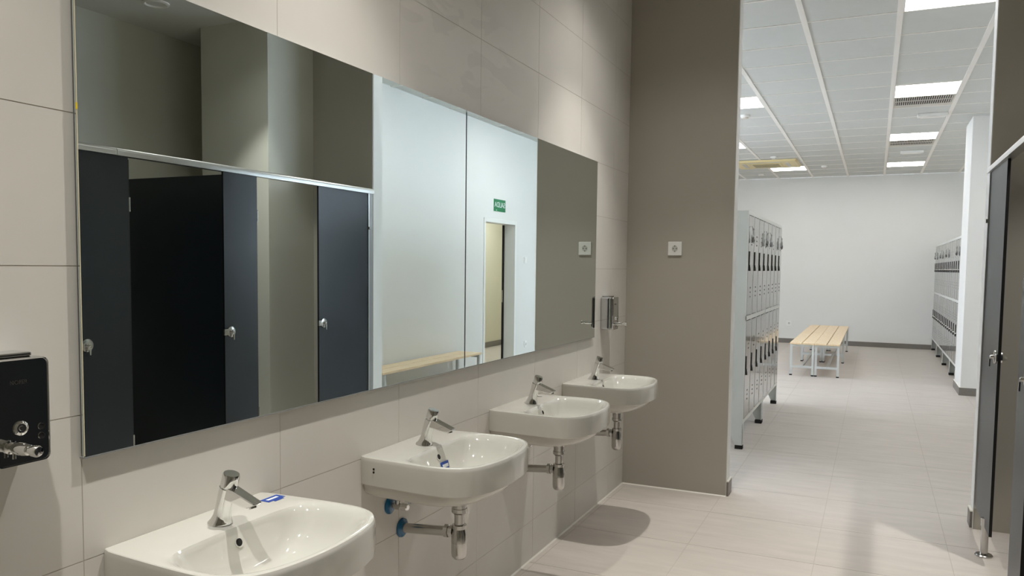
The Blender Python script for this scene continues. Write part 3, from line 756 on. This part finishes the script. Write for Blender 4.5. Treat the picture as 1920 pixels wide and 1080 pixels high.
# ------------------------------------------------------------------ lockers
LH0, LH1, LD = 0.20, 1.845, 0.50
LMID = 1.020
_lm = {}
def locker(name_lab, W, loc, rz, ncol=4):
    """front faces local +X at x=0, width along +Y from 0 to W"""
    t = thing('locker_bank', name_lab, 'locker', loc, rz, group='two-tier locker banks')
    key = (round(W, 3), ncol)
    if key not in _lm:
        d = {}
        c = MB().box(-LD, -0.004, 0.001, 0.018, LH0, LH1).box(-LD, -0.004, W - 0.018, W - 0.001, LH0, LH1).box(-LD, -0.004, 0.018, W - 0.018, LH1 - 0.018, LH1)
        c.box(-LD, -0.004, 0.018, W - 0.018, LH0, LH0 + 0.018).box(-LD, -LD + 0.006, 0.018, W - 0.018, LH0 + 0.018, LH1 - 0.018)
        d['carcass'] = c.mesh('carcass', 'locker')
        f = MB(); e = 0.012
        f.box(-0.004, 0.0, 0.001, W - 0.001, LH1 - 0.03, LH1).box(-0.004, 0, 0.001, W - 0.001, LH0, LH0 + 0.028).box(-0.004, 0, 0.001, W - 0.001, LMID - 0.017, LMID + 0.017)
        for k in range(ncol + 1):
            yy = min(max(W * k / ncol, e), W - e)
            f.box(-0.004, 0, yy - e + 0.001, yy + e - 0.001, LH0 + 0.028, LH1 - 0.03)
        d['front_frame'] = f.mesh('front_frame', 'locker_frame')
        d['dark'] = MB().box(-0.03, -0.02, 0.018, W - 0.018, LH0 + 0.02, LH1 - 0.02).mesh('interior', 'dark_gap')
        w = W / ncol - 0.038
        for tier, (z0, z1) in enumerate(((LH0 + 0.034, LMID - 0.022), (LMID + 0.022, LH1 - 0.036))):
            d['door', tier] = MB().box(-0.016, 0.002, -w / 2, w / 2, z0, z1).mesh('door', 'locker_door')
            zh = z1 - 0.335 if tier == 1 else z1 - 0.335
            hd = MB().box(0.002, 0.008, -w * 0.36 - 0.012, -w * 0.36 + 0.012, zh - 0.045, zh + 0.06)
            hd.prism([(-w * 0.36 - 0.012, zh - 0.045), (-w * 0.36 + 0.012, zh - 0.045), (-w * 0.36 + 0.034, zh - 0.085), (-w * 0.36 + 0.020, zh - 0.09)], 0.002, 0.012, 'yz')
            d['handle', tier] = hd.mesh('handle', 'handle')
            d['lock', tier] = MB().lathe([(0.010, 0.002), (0.010, 0.012), (0.007, 0.014)], origin=(0, -w * 0.36 + 0.022, zh - 0.052), axis=(1, 0, 0), n=16).mesh('lock', 'chrome', smooth=True)
            v = MB()
            for zz in ((z1 - 0.15, z1 - 0.185, z1 - 0.22) if tier == 1 else (z1 - 0.16, z1 - 0.195, z1 - 0.23)):
                pass
            d['vz', tier] = [z1 - 0.15 - 0.035 * q for q in range(3)] + [z0 + 0.14 + 0.035 * q for q in range(3)]
            d['vent', tier] = MB().box(0.002, 0.0026, 0.0, w * 0.16, -0.0055, 0.0055).mesh('vent_slot', 'slot_grey')
        lg = {}
        for s_ in (0, 1):
            for fb in (0, 1):
                y0 = 0.002 if s_ == 0 else W - 0.002
                sy = 1 if s_ == 0 else -1
                m_ = MB()
                if fb == 0:
                    m_.prism([(0, LH0), (-0.135, LH0), (-0.055, 0.028), (-0.002, 0.028)], y0, y0 + sy * 0.003, 'xz')
                    m_.prism([(y0, LH0), (y0 + sy * 0.055, LH0), (y0 + sy * 0.038, 0.028), (y0, 0.028)], -0.004, -0.001, 'yz')
                    p_ = MB().box(-0.056, 0.002, min(y0 - sy * 0.003, y0 + sy * 0.042), max(y0 - sy * 0.003, y0 + sy * 0.042), 0, 0.03)
                else:
                    m_.prism([(-LD, LH0), (-LD + 0.135, LH0), (-LD + 0.055, 0.028), (-LD + 0.002, 0.028)], y0, y0 + sy * 0.003, 'xz')
                    p_ = MB().box(-LD, -LD + 0.056, min(y0 - sy * 0.003, y0 + sy * 0.042), max(y0 - sy * 0.003, y0 + sy * 0.042), 0, 0.03)
                d['leg', s_, fb] = m_.mesh('leg', 'locker'); d['pad', s_, fb] = p_.mesh('foot_pad', 'rubber')
        _lm[key] = d
    d = _lm[key]
    link('carcass', d['carcass'], t); link('front_frame', d['front_frame'], t); link('interior', d['dark'], t)
    for s_ in (0, 1):
        for fb in (0, 1):
            l = link('leg', d['leg', s_, fb], t); link('foot_pad', d['pad', s_, fb], l)
    for tier in (0, 1):
        for k in range(ncol):
            dd = link('door', d['door', tier], t, loc=(0, W * (k + 0.5) / ncol, 0))
            link('handle', d['handle', tier], dd); link('lock', d['lock', tier], dd); 
            for zz in d['vz', tier]: link('vent_slot', d['vent', tier], dd, loc=(0, 0, zz))
    return t
LX = 0.555
locker('grey two-tier locker bank on the left, nearest the opening', 1.170, (LX, 6.215, 0), 0)
locker('grey two-tier locker bank on the left, farther from the opening', 1.160, (LX, 7.387, 0), 0)
RX = 2.400
rl_lab = ['grey locker bank on the right, nearest, half hidden by the white pilaster', 'grey locker bank on the right, second from the pilaster',
          'grey locker bank on the right, third from the pilaster', 'grey locker bank on the right against the far wall']
for k in range(4):
    locker(rl_lab[k], 1.212, (RX, 10.862 + 1.214 * (k + 1), 0), PI)

# key pouches hanging on upper locker doors
def pouch(x, y, z, rz, lab, seed):
    rnd = random.Random(seed)
    t = thing('key_pouch', lab, 'key bag', (x, y, z), rz, group='bagged keys hanging on the locker doors')
    # crumpled clear bag
    pts = []; n = 7; mrows = 6
    bag = MB()
    rings = []
    for j in range(mrows):
        zz = 0.055 - 0.11 * j / (mrows - 1)
        ww = 0.012 + 0.032 * math.sin(PI * (j + 0.6) / (mrows + 0.2))
        rings.append([(0.016 + 0.013 * math.cos(2 * PI * i / n) * (0.5 + 0.5 * j / mrows) + rnd.uniform(-.004, .004), ww * math.sin(2 * PI * i / n) + rnd.uniform(-.005, .005), zz + rnd.uniform(-.004, .004)) for i in range(n)])
    bag.loft(rings).build('bag', 'plastic_bag', t)
    MB().lathe([(0.006, 0.0), (0.011, -0.01), (0.012, -0.03), (0.006, -0.042)], origin=(0.017, 0, -0.008), n=10).build('key_head', 'handle', t, smooth=True)
    MB().box(0.014, 0.018, -0.005, 0.005, -0.01, 0.045).build('key_blade', 'chrome_dull', t)
    MB().tube([(0.004, 0, 0.075), (0.012, 0.003, 0.06), (0.016, 0, 0.045)], 0.002, 6).build('cord', 'handle', t)
c4 = 1.17 / 4
LP = [(0, 'first'), (3, 'fourth'), (4, 'fifth'), (7, 'last')]
for k, (c, w) in enumerate(LP):
    pouch(LX + 0.004, 6.215 + c4 * (c + 0.38), 1.655, 0, f'bagged key on the {w} upper door of the left lockers', k)
for k, (dy, w) in enumerate(((0.42, 'nearest the pilaster'), (2.05, 'second from the pilaster'), (3.15, 'third from the pilaster'), (4.35, 'nearest the far wall'))):
    pouch(RX - 0.004, 10.9 + dy + 0.2, 1.655, PI, f'bagged key on the right-hand lockers, {w}', 20 + k)

# ------------------------------------------------------------------ benches
def bench(lab, x0, y0, w=0.305, L=1.84, zt=0.437, group='slatted oak benches in the middle of the locker room', rot=0):
    t = thing('bench', lab, 'bench', (x0, y0, 0), rot, group=group)
    sw = (w - 0.012) / 2
    for k in (0, 1):
        MB().box(k * (sw + 0.012), k * (sw + 0.012) + sw, 0, L, zt - 0.022, zt).build('slat', 'oak', t, bevel=0.003)
    q = 0.028
    for yy in (0.03, L - 0.03 - q):
        for xx in (0.004, w - q - 0.004):
            l = MB().box(xx, xx + q, yy, yy + q, 0.015, zt - 0.05).build('leg', 'bench_steel', t)
            MB().box(xx - 0.003, xx + q + 0.003, yy - 0.003, yy + q + 0.003, 0, 0.016).build('foot_pad', 'rubber', l)
        MB().box(0.004, w - 0.004, yy, yy + q, zt - 0.05, zt - 0.022).build('top_bar', 'bench_steel', t)
        MB().box(0.004 + q, w - q - 0.004, yy, yy + q, 0.105, 0.105 + q).build('cross_bar', 'bench_steel', t)
    MB().box(w / 2 - q / 2, w / 2 + q / 2, 0.03 + q, L - 0.03 - q, 0.105, 0.105 + q).build('stretcher', 'bench_steel', t)
    return t
bench('oak slatted bench, front left of the group of four', 0.455, 10.92)
bench('oak slatted bench, front right of the group of four', 0.762, 10.92)
bench('oak slatted bench, rear left of the group of four', 0.455, 12.775)
bench('oak slatted bench, rear right of the group of four', 0.762, 12.775)
bench('oak slatted bench along the right white wall, seen in the mirror', 2.555, 5.86, zt=0.43, L=1.95, group='oak bench along the wall')

# ------------------------------------------------------------------ added unseen light, brightens the corridor beyond the exit door
t = thing('ceiling_light', 'added unseen ceiling light brightening the corridor beyond the exit door', 'ceiling light', (3.85, 11.3, 2.595))
MB().box(-0.3, 0.3, -0.6, 0.6, -0.012, 0.004).build('frame', 'ceil_bar', t)
MB().box(-0.28, 0.28, -0.58, 0.58, -0.015, -0.012).build('diffuser', 'led', t)
